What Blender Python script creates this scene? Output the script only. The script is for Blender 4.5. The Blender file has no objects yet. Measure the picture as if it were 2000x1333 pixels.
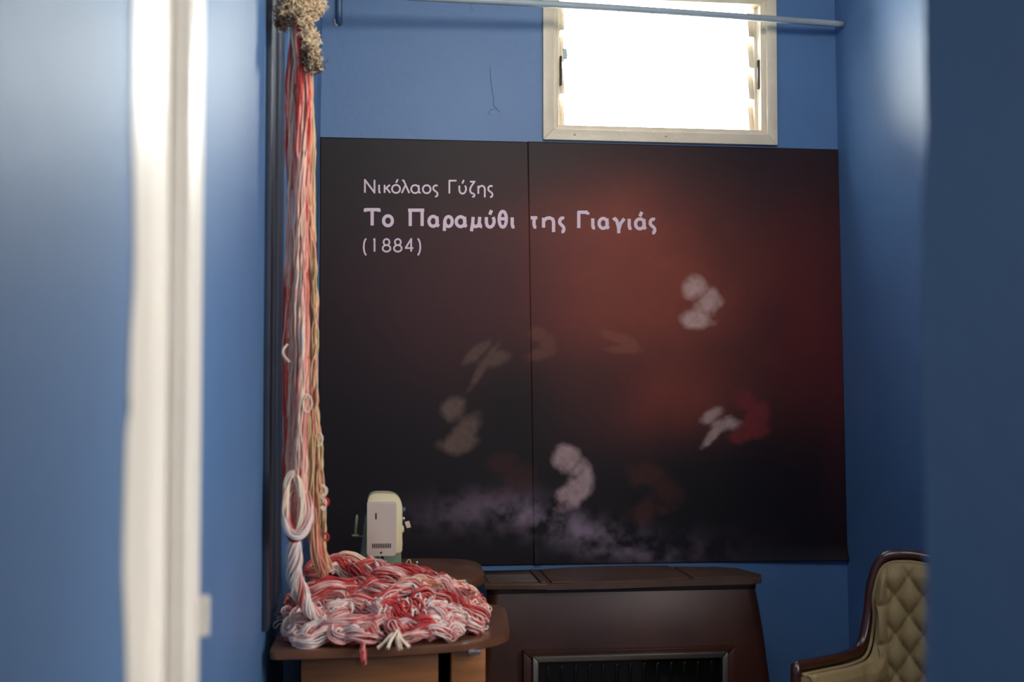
import bpy, bmesh, math, random
import numpy as np
from mathutils import Vector, Matrix, Euler, noise
PI = math.pi
S = bpy.context.scene
COL = S.collection
random.seed(7)
rng = np.random.default_rng(7)

# ------------------------------------------------------------------ camera
F = 2400.0                                   # focal length in pixels of the 2000 px wide photo
D = 5.30                                     # distance to the back wall
EYE = 1.45
cam = bpy.data.cameras.new('camera'); camo = bpy.data.objects.new('camera', cam); COL.objects.link(camo)
camo.location = (0, 0, EYE)
camo.rotation_euler = (PI/2 + math.atan(0.0388), 0, -math.atan(0.12))
cam.sensor_width = 36; cam.lens = 36*F/2000
cam.clip_start = 0.05
cam.dof.use_dof = True; cam.dof.focus_distance = 5.2; cam.dof.aperture_fstop = 2.9
S.camera = camo

# ------------------------------------------------------------------ world, lamps, exposure
w = bpy.data.worlds.new('sky'); S.world = w; w.use_nodes = True
bg = w.node_tree.nodes['Background']; bg.inputs[0].default_value = (1.0, 0.985, 0.95, 1); bg.inputs[1].default_value = 30.0

def area(name, loc, target, sx, sy, power, color):
    l = bpy.data.lights.new(name, 'AREA'); l.shape = 'RECTANGLE'; l.size = sx; l.size_y = sy
    l.energy = power; l.color = color
    o = bpy.data.objects.new(name, l); COL.objects.link(o); o.location = loc
    o.rotation_euler = (Vector(target)-Vector(loc)).to_track_quat('-Z', 'Y').to_euler()
    return o
area('hall_daylight', (2.3, 0.55, 1.6), (-0.2, 0.8, 1.6), 0.6, 2.0, 14, (1.0, 0.97, 0.93))
area('room_daylight', (1.97, 1.98, 1.9), (-0.27, 1.9, 1.8), 1.2, 1.6, 50, (1.0, 0.95, 0.87))
t_ = area('room_high_light', (0.75, 2.3, 3.3), (0.85, 5.3, 2.75), 1.2, 0.5, 21, (1.0, 0.93, 0.84))
area('yarn_fill_light', (0.3, -1.7, 2.1), (-0.1, 3.4, 1.5), 0.5, 0.7, 9, (1.0, 0.95, 0.88)); t_.data.spread = math.radians(130)  # added fill lamp behind the camera, brightens the yarn through the doorway

S.view_settings.view_transform = 'Standard'; S.view_settings.look = 'None'
S.view_settings.gamma = 1; S.view_settings.use_curve_mapping = False
S.view_settings.exposure = 0.0

# ------------------------------------------------------------------ placing: pixel ray -> point on a real plane
RM = camo.rotation_euler.to_matrix()
def ray(px, py): return RM @ Vector(((px-1000)/F, (666.5-py)/F, -1))
def at(px, py, Y):
    d = ray(px, py); t = Y/d.y; return Vector((d.x*t, Y, EYE+d.z*t))
def atX(px, py, X):
    d = ray(px, py); t = X/d.x; return Vector((X, d.y*t, EYE+d.z*t))
def atZ(px, py, Z):
    d = ray(px, py); t = (Z-EYE)/d.z; return Vector((d.x*t, d.y*t, Z))

# ------------------------------------------------------------------ materials
def mat(name, color, rough=0.5, metal=0.0, spec=0.5, bump=0.0, bscale=40, var=0.0, vscale=6, sheen=0, attr=None, coat=0, streak=None, color2=None, transmission=0):
    m = bpy.data.materials.new(name); m.use_nodes = True; nt = m.node_tree; N = nt.nodes; L = nt.links
    b = N['Principled BSDF']
    b.inputs['Roughness'].default_value = rough; b.inputs['Metallic'].default_value = metal
    b.inputs['Specular IOR Level'].default_value = spec
    if coat: b.inputs['Coat Weight'].default_value = coat; b.inputs['Coat Roughness'].default_value = 0.15
    if sheen: b.inputs['Sheen Weight'].default_value = sheen
    tc = N.new('ShaderNodeTexCoord')
    src = None
    if attr:
        a = N.new('ShaderNodeAttribute'); a.attribute_name = attr; src = a.outputs['Color']
    if var or color2:
        n = N.new('ShaderNodeTexNoise'); n.inputs['Scale'].default_value = vscale; n.inputs['Detail'].default_value = 5
        if streak:
            mp = N.new('ShaderNodeMapping'); mp.inputs['Scale'].default_value = streak
            L.new(tc.outputs['Object'], mp.inputs[0]); L.new(mp.outputs[0], n.inputs['Vector'])
        else: L.new(tc.outputs['Object'], n.inputs['Vector'])
        r = N.new('ShaderNodeValToRGB'); r.color_ramp.elements[0].position = 0.3; r.color_ramp.elements[1].position = 0.7
        c1 = [c*(1-var) for c in color]+[1]
        c2 = list(color2)+[1] if color2 else [min(1, c*(1+var)) for c in color]+[1]
        r.color_ramp.elements[0].color = c1; r.color_ramp.elements[1].color = c2
        L.new(n.outputs[0], r.inputs[0])
        if src is None: src = r.outputs[0]
    if src is not None: L.new(src, b.inputs['Base Color'])
    else: b.inputs['Base Color'].default_value = (*color, 1)
    if bump:
        n2 = N.new('ShaderNodeTexNoise'); n2.inputs['Scale'].default_value = bscale; n2.inputs['Detail'].default_value = 4
        L.new(tc.outputs['Object'], n2.inputs['Vector'])
        bp = N.new('ShaderNodeBump'); bp.inputs['Strength'].default_value = bump; bp.inputs['Distance'].default_value = 0.01
        L.new(n2.outputs[0], bp.inputs['Height']); L.new(bp.outputs[0], b.inputs['Normal'])
    return m
def srgb(r, g, b):
    f = lambda c: (c/255/12.92) if c/255 <= 0.04045 else ((c/255+0.055)/1.055)**2.4
    return (f(r), f(g), f(b))

M_BLUE = mat('blue_wall_paint', srgb(76, 115, 160), 0.5, spec=0.6, bump=0.12, bscale=30, var=0.06, vscale=3)
M_WHITE = mat('white_gloss_paint', srgb(240, 234, 222), 0.35, bump=0.1, bscale=25, var=0.03)
M_CREAM = mat('cream_window_paint', srgb(222, 208, 182), 0.4, bump=0.25, bscale=60, var=0.05, vscale=12)
M_CEIL = mat('ceiling_paint', srgb(200, 205, 212), 0.8, var=0.03)
M_FLOOR = mat('floor_tile', srgb(110, 80, 60), 0.4, var=0.15, vscale=4)
M_CASE = mat('grey_blue_trim_paint', srgb(46, 54, 68), 0.45, var=0.08)
M_PIPE = mat('pipe_paint', srgb(160, 172, 178), 0.4, bump=0.2, bscale=50, var=0.08, vscale=9)
M_PIPEB = mat('blue_pipe_paint', srgb(70, 98, 130), 0.4, bump=0.2, bscale=50, var=0.08)
M_PRINT = mat('printed_vinyl', (0.02, 0.01, 0.01), 0.5, spec=0.25, attr='print', bump=0.02, bscale=300)
M_PAPER = mat('vinyl_back', srgb(150, 130, 135), 0.5)
M_LETTER = mat('letter_ink', srgb(226, 202, 214), 0.4, spec=0.35)
M_DOT = mat('chipped_plaster', srgb(205, 195, 190), 0.9)
M_WOOL = mat('yarn_wool', (1, 1, 1), 0.95, spec=0.08, attr='dye', sheen=0.15)
M_TOP = mat('brown_laminate', srgb(112, 72, 50), 0.28, bump=0.03, var=0.3, vscale=7, streak=(1, 0.25, 1), coat=0.3)
M_EDGE = mat('brown_edge_band', srgb(110, 72, 50), 0.35, var=0.12)
M_WOOD = mat('orange_wood_panel', srgb(150, 92, 42), 0.4, var=0.22, vscale=9, streak=(0.6, 0.6, 5))
M_STOVE = mat('brown_enamel', srgb(64, 31, 18), 0.36, var=0.45, vscale=3, coat=0.0, bump=0.03, bscale=12)
M_STTOP = mat('dusty_brown_enamel', srgb(84, 62, 50), 0.42, var=0.18, vscale=14)
M_STDK = mat('dark_enamel', srgb(22, 14, 11), 0.3, var=0.2)
M_CHROME = mat('dull_chrome', srgb(150, 148, 138), 0.3, metal=0.9, var=0.1)
M_GLASSDK = mat('dark_stove_glass', srgb(10, 12, 11), 0.12)
M_SHOW = mat('mahogany_showwood', srgb(58, 22, 12), 0.25, var=0.3, vscale=10, coat=0.4)
M_UPH = mat('olive_tan_upholstery', srgb(146, 124, 84), 0.75, bump=0.15, bscale=220, var=0.06, vscale=20)
M_MACH = mat('beige_machine_enamel', srgb(206, 190, 178), 0.3, var=0.02)
M_MCREAM = mat('cream_machine_enamel', srgb(226, 212, 172), 0.3)
M_MGREEN = mat('sage_machine_enamel', srgb(128, 142, 122), 0.35)
M_MGREEN2 = mat('pale_green_plastic', srgb(170, 182, 140), 0.4)
M_DARK = mat('dark_slot', srgb(30, 22, 20), 0.6)
M_STEEL = mat('steel', srgb(180, 180, 178), 0.3, metal=1)
M_KNOB = mat('cream_knob_plastic', srgb(230, 214, 170), 0.3)
M_TAN = mat('tan_knob_plastic', srgb(170, 120, 80), 0.4)
M_GLASS = bpy.data.materials.new('clear_louvre_glass'); M_GLASS.use_nodes = True
_n = M_GLASS.node_tree.nodes; _l = M_GLASS.node_tree.links; _n.remove(_n['Principled BSDF'])
_t = _n.new('ShaderNodeBsdfTransparent'); _t.inputs[0].default_value = (0.93, 0.96, 0.95, 1)
_g = _n.new('ShaderNodeBsdfGlossy'); _g.inputs['Roughness'].default_value = 0.05
_f = _n.new('ShaderNodeFresnel'); _f.inputs[0].default_value = 1.45
_x = _n.new('ShaderNodeMixShader'); _l.new(_f.outputs[0], _x.inputs[0]); _l.new(_t.outputs[0], _x.inputs[1]); _l.new(_g.outputs[0], _x.inputs[2])
_l.new(_x.outputs[0], _n['Material Output'].inputs[0])

# ------------------------------------------------------------------ object helpers
def link(name, me, m, parent=None, smooth=False):
    o = bpy.data.objects.new(name, me); COL.objects.link(o)
    if m: me.materials.append(m)
    if parent is not None:
        o.parent = parent
        o.matrix_parent_inverse = parent_mat(parent).inverted()
    if smooth:
        for p in me.polygons: p.use_smooth = True
    return o
def parent_mat(p):
    m = Matrix.LocRotScale(p.location, p.rotation_euler, p.scale)
    if p.parent: m = parent_mat(p.parent) @ p.matrix_parent_inverse @ m
    return m
def from_bm(name, bm, m, parent=None, smooth=False, bevel=0, seg=2):
    if bevel:
        bmesh.ops.bevel(bm, geom=bm.edges[:], offset=bevel, segments=seg, profile=0.5, affect='EDGES', clamp_overlap=True)
    bmesh.ops.recalc_face_normals(bm, faces=bm.faces)
    me = bpy.data.meshes.new(name); bm.to_mesh(me); bm.free()
    o = link(name, me, m, parent, smooth)
    if smooth and bevel == 0: pass
    return o
def auto_smooth(o, ang=35):
    for p in o.data.polygons: p.use_smooth = True
    bm = bmesh.new(); bm.from_mesh(o.data)
    for e in bm.edges:
        if len(e.link_faces) == 2 and e.calc_face_angle(0) > math.radians(ang): e.smooth = False
    bm.to_mesh(o.data); bm.free(); return o
def bbox(bm, a, b):
    r = bmesh.ops.create_cube(bm, size=1)
    a = Vector(a); b = Vector(b); c = (a+b)/2; d = b-a
    for v in r['verts']: v.co = Vector((v.co.x*d.x, v.co.y*d.y, v.co.z*d.z))+c
    return r['verts']
def box(name, a, b, m, parent=None, bevel=0.0):
    bm = bmesh.new(); bbox(bm, a, b)
    o = from_bm(name, bm, m, parent, bevel=bevel)
    return auto_smooth(o) if bevel else o
def prism(bm, pts, axis, lo, hi):
    """closed outline (3D points) extruded along axis between offsets lo..hi"""
    ax = Vector(axis)
    A = [bm.verts.new(Vector(p)+ax*lo) for p in pts]; B = [bm.verts.new(Vector(p)+ax*hi) for p in pts]
    bm.faces.new(A); bm.faces.new(B[::-1]); n = len(pts)
    for i in range(n): bm.faces.new((A[i], A[(i+1) % n], B[(i+1) % n], B[i]))
def tube(name, pts, r, m, parent=None, n=12, cap=True):
    bm = bmesh.new(); tube_bm(bm, pts, r, n, cap); return from_bm(name, bm, m, parent, smooth=True)
def tube_bm(bm, pts, r, n=12, cap=True, squash=1.0):
    pts = [Vector(p) for p in pts]; rr = r if hasattr(r, '__len__') else [r]*len(pts)
    t0 = (pts[1]-pts[0]).normalized(); up = Vector((0, 0, 1)) if abs(t0.z) < 0.9 else Vector((1, 0, 0))
    nrm = (up - t0*up.dot(t0)).normalized(); rings = []
    for i, p in enumerate(pts):
        t = (pts[min(i+1, len(pts)-1)]-pts[max(i-1, 0)]).normalized()
        nrm = (nrm - t*nrm.dot(t)).normalized(); b = t.cross(nrm)
        rings.append([bm.verts.new(p+(nrm*math.cos(2*PI*k/n)+b*math.sin(2*PI*k/n)*squash)*rr[i]) for k in range(n)])
    for a, c in zip(rings, rings[1:]):
        for k in range(n): bm.faces.new((a[k], a[(k+1) % n], c[(k+1) % n], c[k]))
    if cap: bm.faces.new(rings[0][::-1]); bm.faces.new(rings[-1])
def empty(name, loc, rz=0):
    o = bpy.data.objects.new(name, None); COL.objects.link(o); o.location = loc; o.rotation_euler = (0, 0, rz)
    o.empty_display_size = 0.1; return o
def tag(o, label, cat, group=None, kind=None):
    o['label'] = label; o['category'] = cat
    if group: o['group'] = group
    if kind: o['kind'] = kind
    return o
def struct(o): o['kind'] = 'structure'; return o
def smooth_path(P, n):
    """Catmull-Rom through control points"""
    P = [Vector(p) for p in P]; P = [P[0]*2-P[1]]+P+[P[-1]*2-P[-2]]; out = []
    m = len(P)-3
    for k in range(n):
        t = k/(n-1)*m; i = min(int(t), m-1); t -= i
        a, b, c, d = P[i:i+4]
        out.append(0.5*((2*b)+(c-a)*t+(2*a-5*b+4*c-d)*t*t+(3*b-a-3*c+d)*t**3))
    return out

# ================================================================== THE SETTING
H = 3.75
XL, XR = -0.27, 2.04            # room side walls
Y1 = 1.56                        # room side of the doorway wall
floor = struct(box('floor', (-1.2, -2.2, -0.1), (2.6, D+0.2, 0), M_FLOOR))
ceil = struct(box('ceiling', (-1.2, -2.2, H), (2.6, D+0.2, H+0.1), M_CEIL))

# window opening in the back wall
wa = at(1083, 252, D); wb = at(1494, 2, D)
WX0, WX1, WZ0, WZ1 = wa.x, wb.x, wa.z-0.0, wb.z+0.02
bm = bmesh.new()
bbox(bm, (-0.60, D, 0), (WX0, D+0.2, H)); bbox(bm, (WX1, D, 0), (2.4, D+0.2, H))
bbox(bm, (WX0, D, 0), (WX1, D+0.2, WZ0)); bbox(bm, (WX0, D, WZ1), (WX1, D+0.2, H))
wall_back = struct(from_bm('wall_back', bm, M_BLUE))

# right wall: leans outward toward the floor a little (corner line 1630..1654 px)
def slantwall(name, top, bot, thick, y0, y1, side, m):
    bm = bmesh.new()
    zt, xt = top; zb, xb = bot; s = (xt-xb)/(zt-zb)
    x = lambda z: xb+(z-zb)*s
    pts = [(x(0), y0, 0), (x(H), y0, H), (x(H)+side*thick, y0, H), (x(0)+side*thick, y0, 0)]
    prism(bm, pts, (0, 1, 0), 0, y1-y0)
    return struct(from_bm(name, bm, m))
a = at(1631, 60, D); b = at(1654.5, 1094, D)
slantwall('wall_right', (a.z, a.x), (b.z, b.x), 0.2, 1.25, D, 1, M_BLUE)
a = at(629, 60, D); b = at(621, 560, D)
slantwall('wall_left_alcove', (a.z, a.x), (b.z, b.x), 0.3, 4.3, D, -1, M_BLUE)
# left room wall, front of the step
struct(box('wall_left', (XL-0.3, Y1-0.05, 0), (XL, 4.3, H), M_BLUE))
# door wall: left jamb thick wall, right part thin
XJ = -0.20
struct(box('wall_left_hall', (XJ-0.4, -2.0, 0), (XJ, 1.38, H), M_BLUE))
yr = 1.05; xr = at(1805, 600, yr).x
# right wall of the doorway with a slightly wavy plastered corner
edge = [(0, 1806), (120, 1806), (260, 1810), (400, 1801), (560, 1797), (760, 1803), (950, 1807), (1150, 1808), (1333, 1806)]
bm = bmesh.new()
prof = [(at(px, py, yr).x, at(px, py, yr).z) for py, px in edge]
prof = [(prof[0][0], H)]+prof+[(prof[-1][0], 0)]
pts = [(x, yr, z) for x, z in prof]+[(2.6, yr, 0), (2.6, yr, H)]
prism(bm, pts, (0, 1, 0), 0, 0.14)
for v in bm.verts:
    if v.co.y > yr+0.07 and v.co.x < 1.0: v.co.x = v.co.x*(yr+0.14)/yr+0.012
struct(auto_smooth(from_bm('wall_doorway', bm, M_BLUE, bevel=0.004), 30))
struct(box('wall_hall_end', (-1.2, -2.2, 0), (2.6, -2.0, H), M_BLUE))
struct(box('wall_hall_right', (2.5, -2.0, 0), (2.6, yr, H), M_BLUE))
struct(box('wall_lintel', (XJ, yr, 2.35), (xr+0.03, yr+0.13, H), M_BLUE))

# white door lining on the left (door_1): wavy painted edge, grooved faces
door = struct(empty('door_1', (XJ, 1.1, 0)))
le = [(-60, 268), (100, 266), (240, 265), (400, 268), (540, 268), (640, 262), (760, 258), (800, 259), (850, 252), (1000, 248), (1120, 246), (1220, 250), (1400, 254)]
zpts = smooth_path([atX(px, py, XJ+0.004) for py, px in le], 60)
bm = bmesh.new(); Ys = atX(332, 600, XJ+0.004).y
L = [(p.y, p.z) for p in zpts]
L = [(L[0][0], 2.5)]+L+[(L[-1][0], 0)]
pts = [(XJ, y, z) for y, z in L]+[(XJ, Ys, 0), (XJ, Ys, 2.5)]
prism(bm, pts, (1, 0, 0), -0.002, 0.0025)
from_bm('casing_board', bm, M_WHITE, door)
y2 = atX(352, 600, XJ+0.012).y; y3 = atX(386, 600, XJ+0.016).y
box('door_stop', (XJ-0.06, Ys, 0), (XJ+0.012, y2, 2.5), M_WHITE, door, 0.003)
box('jamb_bead', (XJ-0.06, y2, 0), (XJ+0.020, y3, 2.5), M_WHITE, door, 0.006)
box('jamb_lining', (XL+0.002, y3, 0), (XJ+0.010, y3+0.09, 2.5), M_WHITE, door, 0.004)
hp = atX(406, 1190, XJ+0.014)
bm = bmesh.new()
for k in range(3):
    z = hp.z-0.022+k*0.0155
    tube_bm(bm, [(XJ+0.016, y3+0.086, z), (XJ+0.016, y3+0.086, z+0.0145)], 0.0055, 10)
bbox(bm, (XJ+0.009, y3+0.06, hp.z-0.022), (XJ+0.013, y3+0.086, hp.z+0.022))
from_bm('hinge', bm, M_WHITE, door)

# trim: moulded grey-blue casing on the left wall behind the yarn
ya = XL*F/(536-712); 
tr = struct(empty('trim_1', (XL, 3.8, 0.8)))
def trb(name, p0, p1, dx, m=M_CASE):
    Ya = (XL+dx)*F/(p0-712); Yb = (XL+dx)*F/(p1-712)
    box(name, (XL, Ya, 0.80), (XL+dx, min(Yb, 4.29), H), m, tr, 0.003)
trb('outer_bead', 531, 538, 0.016)
trb('flat_board', 539, 546, 0.008)
trb('middle_bead', 546.5, 549.5, 0.018)
trb('inner_board', 549, 556, 0.008)

# window_1
win = struct(empty('window_1', (WX0, D, WZ0)))
# casing with mitred corners, proud of the wall
def frame(name, ox0, oz0, ox1, oz1, wd, y0, y1, m, parent, bev=0.003):
    bm = bmesh.new()
    O = [(ox0, oz0), (ox1, oz0), (ox1, oz1), (ox0, oz1)]
    I = [(ox0+wd, oz0+wd), (ox1-wd, oz0+wd), (ox1-wd, oz1-wd), (ox0+wd, oz1-wd)]
    objs = []
    for k in range(4):
        bm = bmesh.new(); j = (k+1) % 4
        prism(bm, [(x, y0, z) for x, z in (O[k], O[j], I[j], I[k])], (0, 1, 0), 0, y1-y0)
        objs.append(auto_smooth(from_bm(name, bm, m, parent, bevel=bev)))
    return objs
o0 = at(1061, 272.5, D-0.02); o1 = at(1516.5, 0, D-0.02)
TOPZ = at(1300, 2, D).z+0.070
frame('casing', o0.x, o0.z, o1.x, TOPZ, 0.047, D-0.022, D+0.03, M_CREAM, win)
frame('inner_frame', o0.x+0.044, o0.z+0.044, o1.x-0.044, TOPZ-0.044, 0.026, D-0.004, D+0.07, M_CREAM, win)
IX0, IX1, IZ0, IZ1 = o0.x+0.072, o1.x-0.072, o0.z+0.070, TOPZ-0.070
# louvre side channels, clips, blades
box('louvre_channel', (IX0, D+0.045, IZ0), (IX0+0.012, D+0.10, IZ1), M_CREAM, win, 0.002)
box('louvre_channel', (IX1-0.012, D+0.045, IZ0), (IX1, D+0.10, IZ1), M_CREAM, win, 0.002)
box('louvre_head', (IX0, D+0.05, at(1285, 8, D+0.07).z-0.003), (IX1, D+0.06, at(1285, 8, D+0.07).z+0.002), M_CREAM, win)
nb = 4; pitch = (IZ1-IZ0)/nb
for k in range(nb):
    zc = IZ0+pitch*(k+0.5)
    for sx, x in ((1, IX0+0.012), (-1, IX1-0.012)):
        bm = bmesh.new()
        x2 = x+sx*0.010
        zz = pitch*0.43
        prism(bm, [(x, D+0.055, zc-zz), (x, D+0.075, zc-zz), (x, D+0.105, zc+zz), (x, D+0.085, zc+zz)], (sx, 0, 0), 0, 0.010)
        prism(bm, [(x, D+0.050, zc-zz), (x, D+0.058, zc-zz), (x, D+0.088, zc+zz), (x, D+0.080, zc+zz)], (sx, 0, 0), 0.009, 0.022)
        from_bm('blade_clip', bm, M_CREAM, win)
    bm = bmesh.new()
    prism(bm, [(IX0+0.023, D+0.070-0.014, zc-pitch*0.52), (IX0+0.023, D+0.075-0.014, zc-pitch*0.52), (IX0+0.023, D+0.098, zc+pitch*0.52), (IX0+0.023, D+0.093, zc+pitch*0.52)], (1, 0, 0), 0, IX1-IX0-0.046)
    from_bm('glass_blade', bm, M_GLASS, win)
# lever handle and dark pull bars
p = at(1103, 108, D+0.03)
bm = bmesh.new()
prism(bm, [(p.x-0.008, D+0.02, p.z-0.022), (p.x+0.010, D+0.02, p.z-0.018), (p.x+0.011, D+0.02, p.z+0.004), (p.x+0.006, D+0.02, p.z+0.028), (p.x-0.011, D+0.02, p.z+0.028), (p.x-0.006, D+0.02, p.z-0.002)], (0, 1, 0), 0, 0.006)
o = from_bm('lever_handle', bm, M_PIPE, win); o['label'] = 'small grey metal lever'
for pa, pb in ((at(1095, 110, D+0.02), at(1095, 167, D+0.02)), (at(1481, 118, D+0.02), at(1481, 174, D+0.02))):
    q = box('operating_bar', (pa.x-0.004, D+0.012, pb.z), (pa.x+0.005, D+0.03, pa.z), M_DARK, win, 0.001)
    q['label'] = 'dark metal operating bar'
for px, py in ((1123, 262), (1301, 265)):
    p = at(px, py, D-0.024); bm = bmesh.new()
    tube_bm(bm, [(p.x, D-0.022, p.z), (p.x, D-0.026, p.z), (p.x, D-0.028, p.z)], [0.0065, 0.006, 0.003], 12)
    from_bm('screw_cap', bm, M_CREAM, win, smooth=True)

# cracked bulge in the plaster left of the window, chip by the pipe
def ridge(name, pix, wpx, m, parent):
    P = [at(x, y, D-0.0005) for x, y in pix]; bm = bmesh.new()
    tube_bm(bm, P, [0.0006]+[wpx]*(len(P)-2)+[0.0006], 6, True, 1)
    for v in bm.verts: v.co.y = D+(v.co.y-D)*0.6
    return from_bm(name, bm, m, parent, smooth=True)
ridge('plaster_crack', [(957, 128), (958, 150), (960, 170), (964, 190), (964, 205), (970, 213), (977, 220)], 0.0022, M_BLUE, wall_back)
ridge('plaster_crack', [(968, 212), (958, 215), (953, 220), (960, 225)], 0.0020, M_BLUE, wall_back)
ridge('plaster_crack', [(919, 8), (921, 16), (924, 23)], 0.0012, M_BLUE, wall_back)

# pipes
pr = smooth_path([at(560, -22, 4.95), at(800, -6, 5.02), at(1060, 7.5, 5.06), at(1330, 24.5, 5.12), at(1560, 41, 5.18), at(1646, 47.5, 5.20)], 30)
tag(tube('water_pipe', pr, 0.0145, M_PIPE, None, 14), 'long pale grey painted pipe crossing in front of the window', 'pipe')
pp = at(657, 43, D-0.03)
bm = bmesh.new(); tube_bm(bm, [(pp.x+0.010, D-0.022, H-0.02), (pp.x+0.012, D-0.022, pp.z+0.03), (pp.x+0.012, D-0.016, pp.z+0.008), (pp.x+0.012, D+0.02, pp.z)], 0.0135, 12)
tag(from_bm('pipe_stub', bm, M_PIPEB, None, smooth=True), 'short blue painted vertical pipe in the top left corner of the back wall', 'pipe')
bm = bmesh.new()
q = [at(x, y, D) for x, y in ((652, 38), (659, 37), (660, 44), (663, 50), (656, 51), (653, 45))]
prism(bm, [(v.x, D, v.z) for v in q], (0, -1, 0), 0.001, 0.006)
o = from_bm('plaster_chip', bm, M_DOT, wall_back); o['label'] = 'bare white plaster chip below the pipe'

# ================================================================== POSTER
# printed picture: a plain generic stand-in, dark ground with soft warm glows
def g(x, y, cx, cy, sx, sy, rot=0):
    c, s = math.cos(rot), math.sin(rot); dx = x-cx; dy = y-cy
    u = (dx*c+dy*s)/sx; v = (-dx*s+dy*c)/sy
    return np.exp(-0.5*(u*u+v*v))
def vnoise(x, y, sc, seed):
    out = np.zeros_like(x); amp = 1.0; tot = 0
    for o in range(4):
        xs = x/sc*(2**o)+seed*17.3; ys = y/sc*(2**o)+seed*9.1
        xi = np.floor(xs).astype(int); yi = np.floor(ys).astype(int); fx = xs-xi; fy = ys-yi
        fx = fx*fx*(3-2*fx); fy = fy*fy*(3-2*fy)
        def h(a, b): 
            n = np.sin(a*127.1+b*311.7+seed*74.7+o*13.1)*43758.5453; return n-np.floor(n)
        v = (h(xi, yi)*(1-fx)+h(xi+1, yi)*fx)*(1-fy)+(h(xi, yi+1)*(1-fx)+h(xi+1, yi+1)*fx)*fy
        out += amp*v; tot += amp; amp *= 0.5
    return out/tot
def lin(c): return np.array(srgb(*c))
def picture(x, y):
    n1 = vnoise(x, y, 90, 1); n2 = vnoise(x, y, 26, 2); n3 = vnoise(x, y, 9, 3)
    col = np.zeros(x.shape+(3,))+lin((24, 18, 24))
    def add(c, wgt): 
        nonlocal col
        wgt = np.clip(wgt, 0, 1)[..., None]; col = col*(1-wgt)+np.array(lin(c))*wgt
    tex = 0.65+0.7*n1
    add((132, 58, 42), 1.1*g(x, y, 1230, 570, 190, 125)*tex)
    add((140, 64, 46), 0.6*g(x, y, 1210, 450, 90, 60)*tex)
    add((66, 28, 36), 0.75*g(x, y, 900, 560, 160, 110)*tex)
    add((96, 34, 32), 0.8*g(x, y, 1565, 620, 55, 150)*tex)
    add((92, 32, 36), 0.6*g(x, y, 1630, 700, 18, 160)*tex)
    add((128, 54, 40), 0.85*g(x, y, 1310, 780, 90, 60)*tex)
    add((60, 26, 28), 0.6*g(x, y, 1180, 760, 60, 60)*tex)
    add((16, 12, 17), 0.85*g(x, y, 1390, 960, 170, 80))
    add((14, 11, 16), 0.8*g(x, y, 1000, 790, 70, 90))
    # soft pale and rust patches
    patches = [((196, 160, 150), 1370, 590, 36, 46, 0.3, .8), ((120, 96, 84), 900, 830, 38, 48, 0.2, .65),
               ((112, 86, 74), 950, 700, 52, 20, -0.7, .5), ((190, 158, 158), 1120, 930, 40, 52, -0.3, .75),
               ((186, 156, 150), 1405, 825, 46, 22, -0.5, .7), ((118, 40, 42), 1465, 810, 40, 45, 0, .8),
               ((140, 82, 62), 1215, 670, 42, 18, 0.3, .45), ((120, 74, 60), 1060, 670, 30, 28, 0, .45),
               ((84, 42, 34), 1280, 960, 60, 50, 0, .5), ((70, 34, 34), 1000, 930, 50, 40, 0, .5)]
    for c, cx, cy, sx, sy, r, k in patches:
        e = np.maximum(np.maximum(g(x, y, cx-sx*.35, cy-sy*.6, sx*0.55, sy*0.45, r), g(x, y, cx+sx*.3, cy+sy*.1, sx*0.5, sy*0.6, r+.4)),
                       g(x, y, cx-sx*.1, cy+sy*.75, sx*0.85, sy*0.35, r-.3))
        add(c, k*np.clip((e*(0.35+1.3*n2)-0.33)*2.2, 0, 1)*(0.75+0.5*n3))
    # pale drift across the lower part
    yy = y-(1030+0.12*(x-1050)+22*np.sin(x/90))
    add((150, 128, 146), 0.85*np.exp(-0.5*(yy/26)**2)*np.exp(-0.5*((x-1100)/150)**2)*np.clip((n2-0.25)*2.2, 0, 1))
    col *= (0.92+0.16*vnoise(x, y, 3, 5))[..., None]
    return col
poster = tag(empty('poster', (at(1140, 1100, D).x, D, at(1140, 1100, D).z)),
             'large dark maroon printed poster with pale Greek lettering on the blue back wall', 'poster')
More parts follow.
